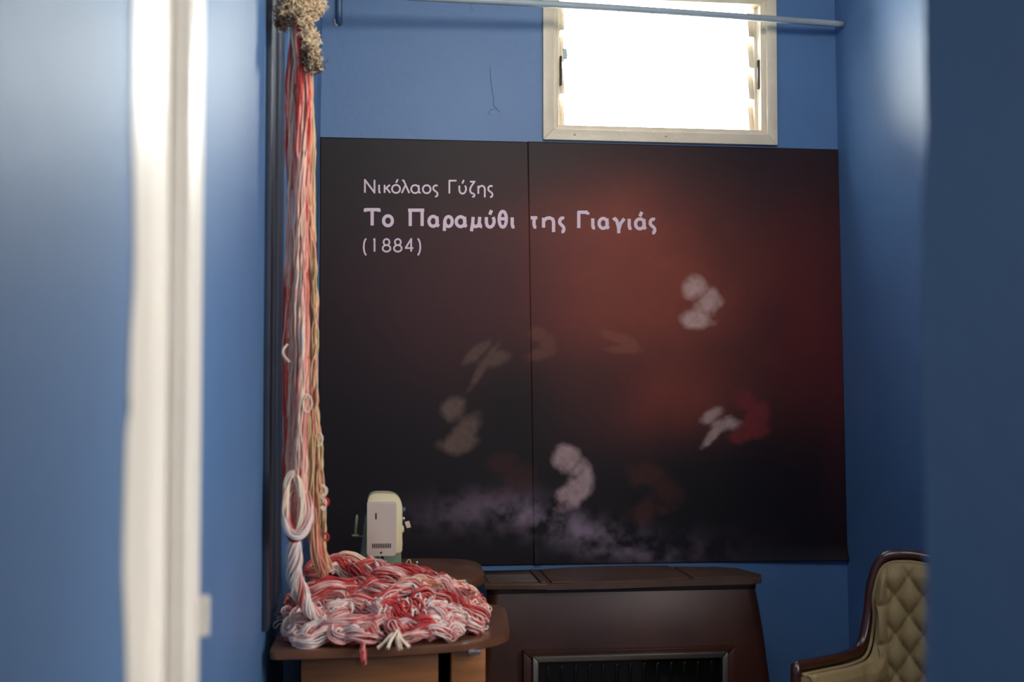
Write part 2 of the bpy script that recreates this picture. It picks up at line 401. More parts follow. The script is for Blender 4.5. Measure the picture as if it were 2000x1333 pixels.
# edges of the two sheets in photo pixels (top-left, top-right, bottom-right, bottom-left)
def sheet(c, nx, nz, yoff, curl):
    TL, TR, BR, BL = [Vector((*p, 0)) for p in c]
    us = np.linspace(0, 1, nx); vs = np.linspace(0, 1, nz)
    V = []; PX = np.zeros((nz, nx)); PY = np.zeros((nz, nx))
    for j, v in enumerate(vs):
        for i, u in enumerate(us):
            p = (TL*(1-u)+TR*u)*(1-v)+(BL*(1-u)+BR*u)*v
            q = at(p.x, p.y, D); PX[j, i] = p.x; PY[j, i] = p.y
            V.append((q.x, D-yoff-curl(u, v), q.z))
    n = nx*nz; F_ = []
    V2 = V+[(x, y+0.0012, z) for x, y, z in V]
    for j in range(nz-1):
        for i in range(nx-1):
            a = j*nx+i; F_.append((a, a+nx, a+nx+1, a+1))
    bord = [j*nx for j in range(nz)]+[(nz-1)*nx+i for i in range(1, nx)]+[j*nx+nx-1 for j in range(nz-2, -1, -1)]+[i for i in range(nx-2, 0, -1)]
    nf = len(F_)
    F_ += [(d+n, c_+n, b_+n, a_+n) for a_, b_, c_, d in F_[:nf]]
    for k in range(len(bord)):
        a, b = bord[k], bord[(k+1) % len(bord)]; F_.append((a, a+n, b+n, b))
    me = bpy.data.meshes.new('printed_sheet'); me.from_pydata(V2, [], F_); me.update()
    colr = picture(PX, PY).reshape(-1, 3); colr = np.vstack([colr, colr]); colr = np.hstack([colr, np.ones((len(colr), 1))])
    at_ = me.color_attributes.new('print', 'FLOAT_COLOR', 'POINT'); at_.data.foreach_set('color', colr.astype(np.float32).ravel())
    o = link('printed_sheet', me, M_PRINT, poster); me.materials.append(M_PAPER)
    for k, p in enumerate(me.polygons):
        p.use_smooth = k < nf
        if k >= nf: p.material_index = 1
    return o
wob = lambda u, v: 0.0
sh1 = sheet(((625.5, 268), (1031, 277.5), (1044, 1104), (621, 1113)), 200, 400, 0.003, lambda u, v: wob(u, v))
sh2 = sheet(((1031, 277), (1637.5, 292.5), (1654.5, 1094.5), (1043, 1104)), 300, 400, 0.0055,
            lambda u, v: wob(u, v)+0.022*max(0, (v-0.96)/0.04)**1.6*max(0, (u-0.55)/0.45)+0.012*max(0, (v-0.9)/0.1)**2*max(0, 1-u/0.03))
# lettering drawn as strokes
def ell(cx, cy, rx, ry, a0=0, a1=360, n=22):
    return [(cx+rx*math.cos(math.radians(a0+(a1-a0)*i/n)), cy+ry*math.sin(math.radians(a0+(a1-a0)*i/n))) for i in range(n+1)]
OM = [ell(.5, .5, .5, .5)]
AL = [ell(.42, .5, .42, .5), [(.80, 1), (.80, .45), (.84, .12), (1, 0)]]
IO = [[(.25, 1), (.25, .3), (.40, .04), (.9, .04)]]
UP = [[(.02, 1), (.02, .45), (.12, .15), (.35, 0), (.6, .0), (.85, .15), (1, .45), (1, .7), (.88, 1)]]
SG = [[(1, .93), (.72, 1), (.4, .97), (.1, .8), (.06, .52), (.3, .35), (.7, .2), (.95, .02), (.98, -.2), (.78, -.38), (.45, -.4)]]
GA = [[(0, 0), (0, 1.6), (1, 1.6)]]
GL = {
 'N': [[(0, 0), (0, 1.6), (1, 0), (1, 1.6)]], 'i': IO, 'k': [[(0, 1), (0, 0)], [(.95, 1), (.05, .48)], [(.3, .62), (1, 0)]],
 'o': OM, 'o´': OM+[[(.5, 1.25), (.72, 1.7)]], 'l': [[(.05, 1.62), (.25, 1.55), (1, 0)], [(.50, 1.0), (0, 0)]], 'a': AL,
 'a´': AL+[[(.42, 1.25), (.6, 1.7)]], 's': SG, 'G': GA, 'GB': GA+[[(1, 1.6), (1, 1.36)], [(-.1, 1.6), (0, 1.6)]], 'u´': UP+[[(.45, 1.25), (.68, 1.7)]],
 'z': [[(.1, 1.5), (.95, 1.5), (.5, 1.1), (.15, .7), (.1, .35), (.3, .1), (.75, .0), (.95, -.15), (.85, -.36), (.5, -.38)]],
 'h': [[(.08, 1), (.08, 0)], [(.08, .65), (.3, .93), (.6, 1), (.88, .85), (.95, .55), (.95, -.45)]],
 'T': [[(0, 1.38), (0, 1.6), (1, 1.6), (1, 1.38)], [(.5, 1.6), (.5, 0)]],
 'P': [[(0, 1.6), (1, 1.6)], [(.13, 1.6), (.13, 0)], [(.87, 1.6), (.87, 0)]],
 'r': [ell(.54, .5, .46, .5), [(.06, .6), (.02, -.45)]],
 'm': [[(.16, 1), (.12, .4), (.0, -.45)], [(.13, .25), (.3, .02), (.55, .05), (.72, .3), (.78, 1)], [(.76, .35), (.85, .04), (1, .02)]],
 'th': [ell(.5, .8, .5, .8), [(.02, .85), (.98, .85)]],
 't': [[(0, .98), (1, .98)], [(.52, 1), (.50, .3), (.62, .04), (.85, .03)]],
 'g': [[(0, .85), (.16, 1), (.32, .8), (.48, .1), (.5, -.48)], [(.5, -.1), (.66, .5), (1, 1)]],
 '1': [[(0, 1.42), (.75, 1.6), (.75, 0)]], '8': [ell(.5, 1.2, .38, .39), ell(.5, .41, .5, .41)],
 '4': [[(.72, 0), (.72, 1.6), (0, .45), (1, .45)]],
 '(': [ell(1.0, .6, 1.0, 1.1, 110, 250)], ')': [ell(0, .6, 1.0, 1.1, 70, -70)],
}
def lettering(items, base, xh, wpx, yoff, parent):
    """items: (glyph, x0, x1) in photo px; base(x): baseline y; xh: x-height px; wpx: stroke width px"""
    h = wpx/2; cnt = [0]; objs = []
    def add(poly):
        cnt[0] += 1; yo = yoff+cnt[0]*2.5e-6
        vs = [bm.verts.new((lambda q: (q.x, D-yo, q.z))(at(x, y, D))) for x, y in poly]; bm.faces.new(vs)
    for gname, x0, x1 in items:
        bm = bmesh.new(); x0 += h; x1 -= h
        for st in GL[gname]:
            P = [(x0+u*(x1-x0), base(x0)-h*0.6-v*(xh-h*0.9)) for u, v in st]
            for (ax, ay), (bx, by) in zip(P, P[1:]):
                l = math.hypot(bx-ax, by-ay)
                if l < 1e-6: continue
                nx, ny = -(by-ay)/l*h, (bx-ax)/l*h
                add([(ax+nx, ay+ny), (bx+nx, by+ny), (bx-nx, by-ny), (ax-nx, ay-ny)])
            for k, (ax, ay) in enumerate(P[1:-1]):
                add([(ax+h*math.cos(t*PI/5), ay+h*math.sin(t*PI/5)) for t in range(10)])
        for f in bm.faces:
            f.normal_update()
            if f.normal.y > 0: f.normal_flip()
        me = bpy.data.meshes.new('letter'); bm.to_mesh(me); bm.free()
        objs.append(link('letter', me, M_LETTER, parent))
    return objs
c5 = lambda x: 680+x/3.125
b1 = lambda x: 377.8+(x-709)*0.010
lettering([('N', c5(97), c5(166)), ('i', c5(180), c5(204)), ('k', c5(217), c5(262)), ('o´', c5(262), c5(322)), ('l', c5(322), c5(378)),
           ('a', c5(379), c5(447)), ('o', c5(450), c5(508)), ('s', c5(512), c5(551)), ('G', c5(612), c5(666)), ('u´', c5(672), c5(724)),
           ('z', c5(735), c5(778)), ('h', c5(785), c5(841)), ('s', c5(847), c5(886))], b1, 17.2, 3.4, 0.0034, sh1)
b2 = lambda x: 442.8+(x-710)*0.0125
lettering([('T', c5(95), c5(198)), ('o', c5(206), c5(280)), ('P', c5(356), c5(474)), ('a', c5(483), c5(564)), ('r', c5(576), c5(645)),
           ('a', c5(649), c5(733)), ('m', c5(742), c5(827)), ('u´', c5(832), c5(900)), ('th', c5(911), c5(975)), ('i', c5(985), c5(1027))],
          b2, 22.2, 6.4, 0.0034, sh1)
lettering([('t', c5(1103), c5(1163)), ('h', c5(1176), c5(1266)), ('s', c5(1278), c5(1326)), ('GB', c5(1396), c5(1471)), ('i', c5(1476), c5(1518)),
           ('a', c5(1520), c5(1600)), ('g', c5(1606), c5(1694)), ('i', c5(1698), c5(1740)), ('a´', c5(1742), c5(1826)), ('s', c5(1830), c5(1880))],
          b2, 22.2, 6.4, 0.0059, sh2)
b3 = lambda x: 493.0
lettering([('(', c5(90), c5(122)), ('1', c5(150), c5(168)), ('8', c5(205), c5(263)), ('8', c5(274), c5(332)), ('4', c5(345), c5(403)), (')', c5(412), c5(445))],
          b3, 17.0, 3.4, 0.0034, sh1)

# ================================================================== STOVE
ZS = 0.70
st = tag(empty('stove', (1.05, 4.9, 0)), 'wide dark brown enamelled heating stove with a chrome framed glass below the poster', 'stove')
front = [atZ(940, 1141, ZS), atZ(1070, 1141, ZS), atZ(1200, 1138.5, ZS), atZ(1350, 1133, ZS), atZ(1470, 1129.5, ZS), atZ(1487, 1128.5, ZS)]
back = [atZ(1487, 1122, ZS), atZ(1440, 1110, ZS), atZ(1330, 1107.5, ZS), atZ(1234, 1107.5, ZS), atZ(1130, 1110, ZS), atZ(1040, 1116, ZS), atZ(940, 1121, ZS)]
fl = front[0]; bl = back[-1]
front = [Vector((0.46, fl.y, ZS))]+front[1:]; back = back[:-1]+[Vector((0.46, bl.y, ZS))]
for v in back: v.y = min(v.y, D-0.03)
out = [(p.x, p.y, 0) for p in front+back]
bm = bmesh.new(); prism(bm, out, (0, 0, 1), ZS-0.024, ZS)
lid = auto_smooth(from_bm('lid', bm, M_STTOP, st, bevel=0.004))
xs0 = atZ(1068, 1141, ZS).x; xs1 = atZ(1356, 1133, ZS).x
def inset(pts, cx, cy, k): return [(cx+(x-cx)*k, cy+(y-cy)*k) for x, y in pts]
def yfront(x):
    P = [(p.x, p.y) for p in front]
    for (a, b), (c, d) in zip(P, P[1:]):
        if a <= x <= c: return b+(d-b)*(x-a)/(c-a)
    return P[-1][1]
def yback(x):
    P = sorted([(p.x, p.y) for p in back])
    for (a, b), (c, d) in zip(P, P[1:]):
        if a <= x <= c: return b+(d-b)*(x-a)/(c-a)
    return P[-1][1]
def toppanel(name, xa, xb, dz, m, ins=0.02):
    n = 8; X = [xa+(xb-xa)*i/n for i in range(n+1)]
    pts = [(x, yfront(x)+ins, 0) for x in X]+[(x, yback(x)-ins, 0) for x in X[::-1]]
    bm = bmesh.new(); prism(bm, pts, (0, 0, 1), ZS, ZS+dz); return auto_smooth(from_bm(name, bm, m, lid, bevel=0.002))
toppanel('middle_plate', xs0+0.02, xs1-0.02, 0.006, M_STTOP, 0.006)
toppanel('right_plate', xs1+0.005, atZ(1462, 1128, ZS).x, 0.004, M_STTOP, 0.02)
for k in range(9):                      # slats of the warm-air grille on the left
    y = yfront(0.6)+0.025+k*0.022
    if y > yback(0.6)-0.02: break
    box('grille_slat', (0.48, y, ZS), (xs0-0.03, y+0.011, ZS+0.005), M_STTOP, lid, 0.001)
box('grille_bar', (xs0-0.022, yfront(xs0)+0.004, ZS), (xs0-0.004, yback(xs0)-0.01, ZS+0.008), M_STTOP, lid, 0.002)
# body: lofted, wider at the foot
yb = min(p.y for p in front)
def ring(z, xo, yo, r):
    x0, x1 = 0.47-xo, atZ(1480, 1130, ZS).x+xo; yA = yb+0.03-yo; yB = D-0.06
    pts = []
    for cx, cy, a0 in ((x1-r, yA+r, -90), (x1-r, yB-r, 0), (x0+r, yB-r, 90), (x0+r, yA+r, 180)):
        for k in range(6):
            a = math.radians(a0+k*18); pts.append((cx+r*math.cos(a), cy+r*math.sin(a), z))
    return pts
bm = bmesh.new(); R = []
for z, xo, yo in ((0.06, 0.065, 0.06), (0.25, 0.045, 0.05), (0.5, 0.018, 0.03), (0.60, 0.005, 0.015), (ZS-0.034, -0.004, 0.0)):
    R.append([bm.verts.new(p) for p in ring(z, xo, yo, 0.045)])
for a, b in zip(R, R[1:]):
    for k in range(24): bm.faces.new((a[k], a[(k+1) % 24], b[(k+1) % 24], b[k]))
bm.faces.new(R[0]); bm.faces.new(R[-1][::-1])
body = auto_smooth(from_bm('body', bm, M_STOVE, st), 40)
bm = bmesh.new(); prism(bm, [(x, y, 0) for x, y, z in ring(0, 0.0, 0.004, 0.045)], (0, 0, 1), ZS-0.040, ZS-0.0245)
from_bm('lid_gasket', bm, M_STDK, st)
# glass door with raised surround and chrome frame
yf = yb-0.034
A = at(1040, 1284, yf-0.015); B = at(1420, 1271, yf-0.015)
DX0, DX1, DZ1, DZ0 = A.x, B.x, (A.z+B.z)/2, 0.12
frame('door_surround', DX0-0.035, DZ0-0.03, DX1+0.035, DZ1+0.018, 0.045, yf-0.014, yf+0.03, M_STOVE, st, 0.006)
drt = st
for o in frame('chrome_frame', DX0, DZ0, DX1, DZ1, 0.022, yf-0.030, yf+0.0, M_CHROME, st, 0.004): pass
gl = box('stove_glass', (DX0+0.015, yf-0.008, DZ0+0.015), (DX1-0.015, yf+0.02, DZ1-0.015), M_GLASSDK, st)
for k in range(13):
    x = DX0+0.06+k*(DX1-DX0-0.12)/12
    box('grate_bar', (x-0.006, yf-0.014, DZ0+0.02), (x+0.006, yf-0.008, DZ1-0.04), M_GLASSDK, gl, 0.001)
for x in (0.55, 1.55):
    for y in (yb+0.05, D-0.12): box('foot', (x-0.03, y-0.03, 0), (x+0.03, y+0.03, 0.062), M_STDK, st, 0.004)

# ================================================================== ARMCHAIR
CX = at(1690, 1200, 3.92); ang = math.radians(225)     # facing toward left and camera
fdir = Vector((math.cos(ang), math.sin(ang), 0)); ldir = Vector((-fdir.y, fdir.x, 0)) * -1   # ldir points to the far (left/back) side
if ldir.y < 0: ldir = -ldir
W2 = 0.27
org = Vector((CX.x, CX.y, 0)) - ldir*W2
ch = tag(empty('armchair', org), 'olive tan button-tufted armchair with polished dark wood rail in the right corner', 'armchair')
def CL(u, v, z): return org+fdir*u+ldir*v+Vector((0, 0, z))
# plan path (u forward, v to far side) from far arm front round the back to the near arm front
plan = [(0.44, 0.31), (0.30, 0.295), (0.15, 0.275), (0.06, 0.262), (0.015, 0.255), (0.0, 0.245), (-0.02, 0.215), (-0.055, 0.15), (-0.08, 0.07), (-0.085, 0)]
hts = [0.605, 0.597, 0.592, 0.610, 0.70, 0.81, 0.890, 0.905, 0.896, 0.893]
plan = plan+[(u, -v) for u, v in plan[-2::-1]]; hts = hts+hts[-2::-1]
NP = 121
rail = smooth_path([(u, v, h) for (u, v), h in zip(plan, hts)], NP)
rail = [Vector(p) for p in rail]
bm = bmesh.new()
RP = [CL(p.x, p.y, p.z) for p in rail]
RP = [RP[0]+Vector((0, 0, -0.35)), RP[0]+Vector((0, 0, -0.2)), RP[0]+Vector((0, 0, -0.02))]+RP+[RP[-1]+Vector((0, 0, -0.02)), RP[-1]+Vector((0, 0, -0.2)), RP[-1]+Vector((0, 0, -0.35))]
tube_bm(bm, RP, 0.018, 10)
from_bm('wood_rail', bm, M_SHOW, ch, smooth=True)
# piping just inside the rail
def inward(i):
    t = rail[min(i+1, NP-1)]-rail[max(i-1, 0)]; n = Vector((-t.y, t.x)); n.normalize()
    c = Vector((0.18, 0))-Vector((rail[i].x, rail[i].y))
    if n.dot(c) < 0: n = -n
    return Vector((n.x, n.y, 0))
IN = [inward(i) for i in range(NP)]
pip = [CL(*(rail[i]+IN[i]*0.022+Vector((0, 0, -0.020)))) for i in range(NP)]
tube('piping', pip, 0.0055, M_UPH, ch, 8)
# arc length
arc = [0]
for i in range(1, NP): arc.append(arc[-1]+(Vector(rail[i].xy)-Vector(rail[i-1].xy)).length)
amid = arc[NP//2]
# inner tufted surface
NZ = 70; V = []; Fc = []; ZSEAT = 0.34
fine = 3; NI = (NP-1)*fine+1
def lerp_list(Ls, t):
    i = min(int(t), len(Ls)-2); f = t-i; return Ls[i]*(1-f)+Ls[i+1]*f
def tuft(s, z):
    wdt, hh = 0.050, 0.062
    a = s/wdt+(z-0.9)/hh; b = s/wdt-(z-0.9)/hh
    if abs(s) > 0.225:
        q = (z-0.9)/(2*hh)+0.25; q = abs(q-round(q))*2; e = min(1, (abs(s)-0.225)/0.02)
        return 0.004+0.024*e**0.5*max(0, 1-(1-q)**3)**0.5
    da = abs(a/2-round(a/2))*2; db = abs(b/2-round(b/2))*2
    p = (max(0, 1-(1-da)**2.2)*max(0, 1-(1-db)**2.2))
    return 0.030*p**0.55
for j in range(NZ+1):
    for i in range(NI):
        t = i/fine; r = lerp_list(rail, t); n = lerp_list(IN, t); s = lerp_list(arc, t)-amid
        top = r.z-0.02; z = ZSEAT+(top-ZSEAT)*j/NZ
        fade = min(1, (top-z)/0.035)*min(1, max(0, (0.40-abs(s))/0.05)) if z > 0.3 else 0
        side = min(1, max(0, (0.42-abs(s))/0.06))
        d = 0.030+tuft(s, z)*fade*side+0.012*min(1, (top-z)/0.03)*(1-side)
        if j == NZ: d = 0.018
        slope = (0.93-z)*0.05
        V.append(CL(*(Vector((r.x, r.y, z))+n*(d+slope))))
for j in range(NZ):
    for i in range(NI-1):
        a = j*NI+i; Fc.append((a, a+1, a+NI+1, a+NI))
me = bpy.data.meshes.new('tufted_backrest'); me.from_pydata([tuple(v) for v in V], [], Fc); me.update()
link('tufted_backrest', me, M_UPH, ch, smooth=True)
for sg in (1, -1):
    bm = bmesh.new(); prism(bm, [CL(0.415, sg*0.315, 0), CL(0.442, sg*0.315, 0), CL(0.442, sg*0.245, 0), CL(0.415, sg*0.245, 0)], (0, 0, 1), 0.25, 0.585)
    auto_smooth(from_bm('arm_front', bm, M_UPH, ch, bevel=0.008))
# outer shell
V = []; Fc = []
for j in range(9):
    for i in range(NP):
        r = rail[i]; z = 0.12+(r.z-0.01-0.12)*j/8; V.append(tuple(CL(*(Vector((r.x, r.y, z))-IN[i]*0.008))))
for j in range(8):
    for i in range(NP-1):
        a = j*NP+i; Fc.append((a, a+NP, a+NP+1, a+1))
me = bpy.data.meshes.new('outer_shell'); me.from_pydata(V, [], Fc); me.update()
so = link('outer_shell', me, M_UPH, ch, smooth=True)
# seat and front apron, legs
bm = bmesh.new()
prism(bm, [CL(u, v, 0) for u, v in ((0.46, 0.24), (0.0, 0.20), (-0.04, 0.0), (0.0, -0.20), (0.46, -0.24))], (0, 0, 1), 0.28, 0.42)
auto_smooth(from_bm('seat_cushion', bm, M_UPH, ch, bevel=0.035, seg=4), 60)
bm = bmesh.new()
prism(bm, [CL(u, v, 0) for u, v in ((0.45, 0.30), (0.0, 0.27), (-0.08, 0.0), (0.0, -0.27), (0.45, -0.30))], (0, 0, 1), 0.17, 0.28)
from_bm('seat_rail', bm, M_SHOW, ch, bevel=0.006)
for u, v in ((0.43, 0.28), (0.43, -0.28), (-0.02, 0.2), (-0.02, -0.2)):
    tube('leg', [CL(u, v, 0.2), CL(u, v, 0.12), CL(u+0.005, v, 0.0)], [0.026, 0.02, 0.013], M_SHOW, ch)

# ================================================================== SEWING TABLE
ZT = 0.75
tb = tag(empty('sewing_table', (0.08, 3.9, 0)), 'brown topped wooden sewing table with rounded leaves under the yarn heap', 'table')
def rounded(pts, rad, n=7):
    out = []; N_ = len(pts)
    for i in range(N_):
        p = Vector(pts[i]); a = Vector(pts[i-1]); b = Vector(pts[(i+1) % N_]); r = rad[i] if hasattr(rad, '__len__') else rad
        if r <= 0: out.append(tuple(p)); continue
        u = (a-p).normalized()*r; v = (b-p).normalized()*r
        for k in range(n+1):
            t = k/n; out.append(tuple((p+u)*(1-t)**2+p*2*t*(1-t)+(p+v)*t*t))
    return out
f0 = atZ(526, 1274, ZT); f1 = atZ(760, 1267, ZT); f2 = atZ(905, 1258, ZT); f3 = atZ(993, 1240, ZT)
leafA = [(f0.x, f0.y), (f1.x, f1.y), (f2.x, f2.y), (f3.x+0.004, f3.y-0.02), (atZ(993, 1180, ZT).x-0.01, 4.02), (-0.235, 4.02)]
for nm, pts, rad, z0, z1 in (('front_leaf', leafA, [0.02, 0, 0, 0.10, 0.12, 0.0], ZT-0.022, ZT),
                             ('rear_leaf', [(-0.168, 4.30), (atZ(950, 1150, ZT).x, 4.30), (atZ(950, 1125, ZT).x-0.01, 4.86), (-0.168, 4.86)], [0, 0.14, 0.2, 0.0], ZT+0.002, ZT+0.034)):
    bm = bmesh.new(); prism(bm, [(x, y, 0) for x, y in rounded([Vector(p) for p in pts], rad)], (0, 0, 1), z0, z1)
    auto_smooth(from_bm(nm, bm, M_TOP, tb, bevel=0.004), 40)
box('centre_top', (-0.168, 3.99, ZT-0.024), (0.40, 4.40, ZT-0.001), M_TOP, tb, 0.003)
pa = at(588, 1320, 3.46); pb = at(856, 1320, 3.46); pc = at(880, 1320, 3.46); pd = at(947, 1320, 3.46)
e = box('end_panel', (pa.x, 3.46, 0.04), (pb.x, 3.48, ZT-0.023), M_WOOD, tb, 0.002)
box('corner_post', (pc.x, 3.44, 0), (pd.x, 3.50, ZT-0.023), M_WOOD, tb, 0.004)
box('side_panel', (pa.x, 3.482, 0.04), (pa.x+0.018, 4.78, ZT-0.025), M_WOOD, tb, 0.002)
box('side_panel', (pd.x-0.018, 3.502, 0.04), (pd.x, 4.78, ZT-0.025), M_WOOD, tb, 0.002)
box('back_panel', (pa.x, 4.78, 0.04), (pd.x, 4.80, ZT-0.024), M_WOOD, tb, 0.002)
for x in (pa.x, pd.x-0.05): box('leg', (x, 4.74, 0), (x+0.05, 4.80, 0.05), M_WOOD, tb, 0.003)
box('leg', (pa.x, 3.465, 0), (pa.x+0.05, 3.52, 0.05), M_WOOD, tb, 0.003)
q = at(929, 1290, 3.42)
o = box('hinge_plate', (q.x-0.022, 3.405, ZT-0.034), (q.x+0.012, 3.44, ZT-0.0215), M_STEEL, tb, 0.001); o['label'] = 'small steel hinge plate'

# ================================================================== SEWING MACHINE
YM = 4.12
P = lambda px, py, Y=YM: at(px, py, Y)
sm = tag(empty('sewing_machine', (P(748, 1100).x, YM+0.2, ZT)), 'beige and pale green sewing machine seen end-on behind the yarn heap', 'sewing machine')
tl = P(717, 981); br = P(774, 1086)
mx0, mx1, mz0, mz1 = tl.x, br.x, br.z, tl.z
zb = ZT+0.05
bm = bmesh.new()
o = box('bed', (mx0-0.03, YM-0.02, ZT), (mx1+0.06, YM+0.42, zb), M_MGREEN, sm, 0.008)
# head shell (rounded top), runs backwards as the arm
def headprof(x0, x1, z0, z1, r):
    return rounded([Vector((x0, z0)), Vector((x1, z0)), Vector((x1, z1)), Vector((x0, z1))], r, 8)
bm = bmesh.new(); prism(bm, [(x, YM, z) for x, z in headprof(mx0+0.002, mx1+0.020, mz0+0.008, P(750, 965).z, [0.008, 0.012, 0.055, 0.03])], (0, 1, 0), 0.012, 0.115)
auto_smooth(from_bm('head', bm, M_MCREAM, sm, bevel=0.004), 40)
bm = bmesh.new(); prism(bm, [(x, YM, z) for x, z in headprof(mx0, mx1, mz0, mz1, [0.012, 0.014, 0.008, 0.006])], (0, 1, 0), -0.004, 0.012)
fp = auto_smooth(from_bm('face_plate', bm, M_MACH, sm, bevel=0.003), 40)
bm = bmesh.new(); prism(bm, [(x, YM, z) for x, z in headprof(mx0+0.006, mx1+0.010, mz1-0.075, P(750, 967).z-0.040, [0.01, 0.01, 0.04, 0.02])], (0, 1, 0), 0.11, 0.36)
auto_smooth(from_bm('arm', bm, M_MCREAM, sm, bevel=0.004), 40)
# vents
for k in range(11):
    x = P(728+k*3.45, 1067).x; z = P(728, 1067).z
    box('vent_slot', (x-0.0016, YM-0.0052, z-0.007), (x+0.0016, YM-0.0035, z+0.008), M_DARK, fp)
p = P(734.5, 1009); box('thread_slot', (p.x-0.0022, YM-0.0052, p.z-0.010), (p.x+0.0022, YM-0.0035, p.z+0.011), M_DARK, fp)
p = P(744.5, 1080); tube('face_screw', [(p.x, YM-0.0035, p.z), (p.x, YM-0.0055, p.z)], 0.0036, M_DARK, fp)
# pillar at the far end, sage green, plus lower back body visible left and right of the head
bm = bmesh.new()
prism(bm, [(P(699, 1105).x, 0, zb), (P(789, 1105).x, 0, zb), (P(787, 1050).x, 0, P(0, 1050).z), (mx1, 0, mz1-0.06), (mx0+0.01, 0, mz1-0.06), (P(712, 1050).x, 0, P(0, 1040).z)], (0, 1, 0), YM+0.24, YM+0.38)
auto_smooth(from_bm('pillar', bm, M_MGREEN, sm, bevel=0.006), 40)
# needle bar, presser foot
tube('needle_bar', [(P(747, 1090).x, YM+0.03, mz0+0.02), (P(747, 1090).x, YM+0.03, zb+0.03)], 0.005, M_DARK, sm)
tube('presser_bar', [(P(738, 1090).x, YM+0.03, mz0+0.02), (P(738, 1090).x, YM+0.03, zb+0.004)], 0.004, M_STEEL, sm)
box('presser_foot', (P(738, 1090).x-0.008, YM+0.005, zb), (P(738, 1090).x+0.010, YM+0.04, zb+0.006), M_STEEL, sm, 0.001)
# dials and knobs on the right side
def knob(name, px, py, r, l, m, Y, axis=(1, 0, 0)):
    c = P(px, py, Y); a = Vector(axis)
    tube(name, [c, c+a*l*0.3, c+a*l*0.8, c+a*l], [r*0.9, r, r, r*0.75], m, sm, 16)
knob('tension_dial', 777, 1001, 0.0125, 0.014, M_KNOB, YM+0.03)
knob('dial_collar', 777, 1020, 0.010, 0.012, M_MGREEN, YM+0.05)
knob('dial_button', 786, 996, 0.008, 0.010, M_PIPEB, YM+0.07)
knob('stitch_knob', 784, 1014, 0.007, 0.012, M_STEEL, YM+0.09)
knob('stitch_dial', 781, 1034, 0.013, 0.014, M_KNOB, YM+0.09)
knob('thread_guide_knob', 775, 1045, 0.014, 0.016, M_KNOB, YM+0.04)
tube('lever_stem', [P(781, 1052, YM+0.04), P(784, 1066, YM+0.04)], [0.008, 0.005], M_TAN, sm)
c = P(797, 1025, YM+0.07)
bm = bmesh.new(); prism(bm, [(c.x-0.012, c.y, c.z+0.008), (c.x+0.004, c.y, c.z+0.012), (c.x+0.010, c.y, c.z-0.010), (c.x-0.004, c.y, c.z-0.013)], (0, 1, 0), 0, 0.006)
from_bm('lever_tab', bm, M_MACH, sm, bevel=0.001)
# hand-hook top left, grey cap
tube('thread_hook', [P(725, 981, YM+0.03), P(721, 975, YM+0.03), P(719, 971, YM+0.03)], [0.003, 0.003, 0.0015], M_STEEL, sm)
box('top_cap', (P(729, 970).x, YM+0.03, P(729, 973).z), (P(741, 970).x, YM+0.07, P(729, 967).z), M_PIPE, sm, 0.002)
# spool pin on a bracket at left
sp = P(694, 1046, YM+0.10)
tp = P(697.5, 1006, YM+0.10)
ro = tube('spool_pin', [sp, sp+(tp-sp)*0.9, tp], [0.0052, 0.0048, 0.002], M_MGREEN2, sm)
tube('spool_base', [sp+Vector((0, 0, -0.004)), sp+Vector((0, 0, 0.002))], 0.012, M_MGREEN2, sm, 18)
box('spool_bracket', (sp.x, sp.y-0.004, sp.z-0.006), (mx0+0.012, sp.y+0.004, sp.z-0.002), M_MGREEN, sm, 0.001)
# bobbin winder bits on the bed
tube('bed_hook', smooth_path([P(795, 1112, YM+0.02), P(794, 1098, YM+0.02), P(800, 1094, YM+0.02), P(803, 1102, YM+0.02)], 12), 0.002, M_MGREEN2, sm, 8)
c = P(814, 1108, YM+0.06)
tube('bobbin_post', [(c.x, c.y, ZT), (c.x, c.y, c.z+0.012)], 0.0035, M_STEEL, sm)
bm = bmesh.new(); bmesh.ops.create_uvsphere(bm, u_segments=12, v_segments=8, radius=0.006)
for v in bm.verts: v.co += Vector((c.x, c.y, c.z+0.014))
from_bm('bobbin_cap', bm, M_STEEL, sm, smooth=True)

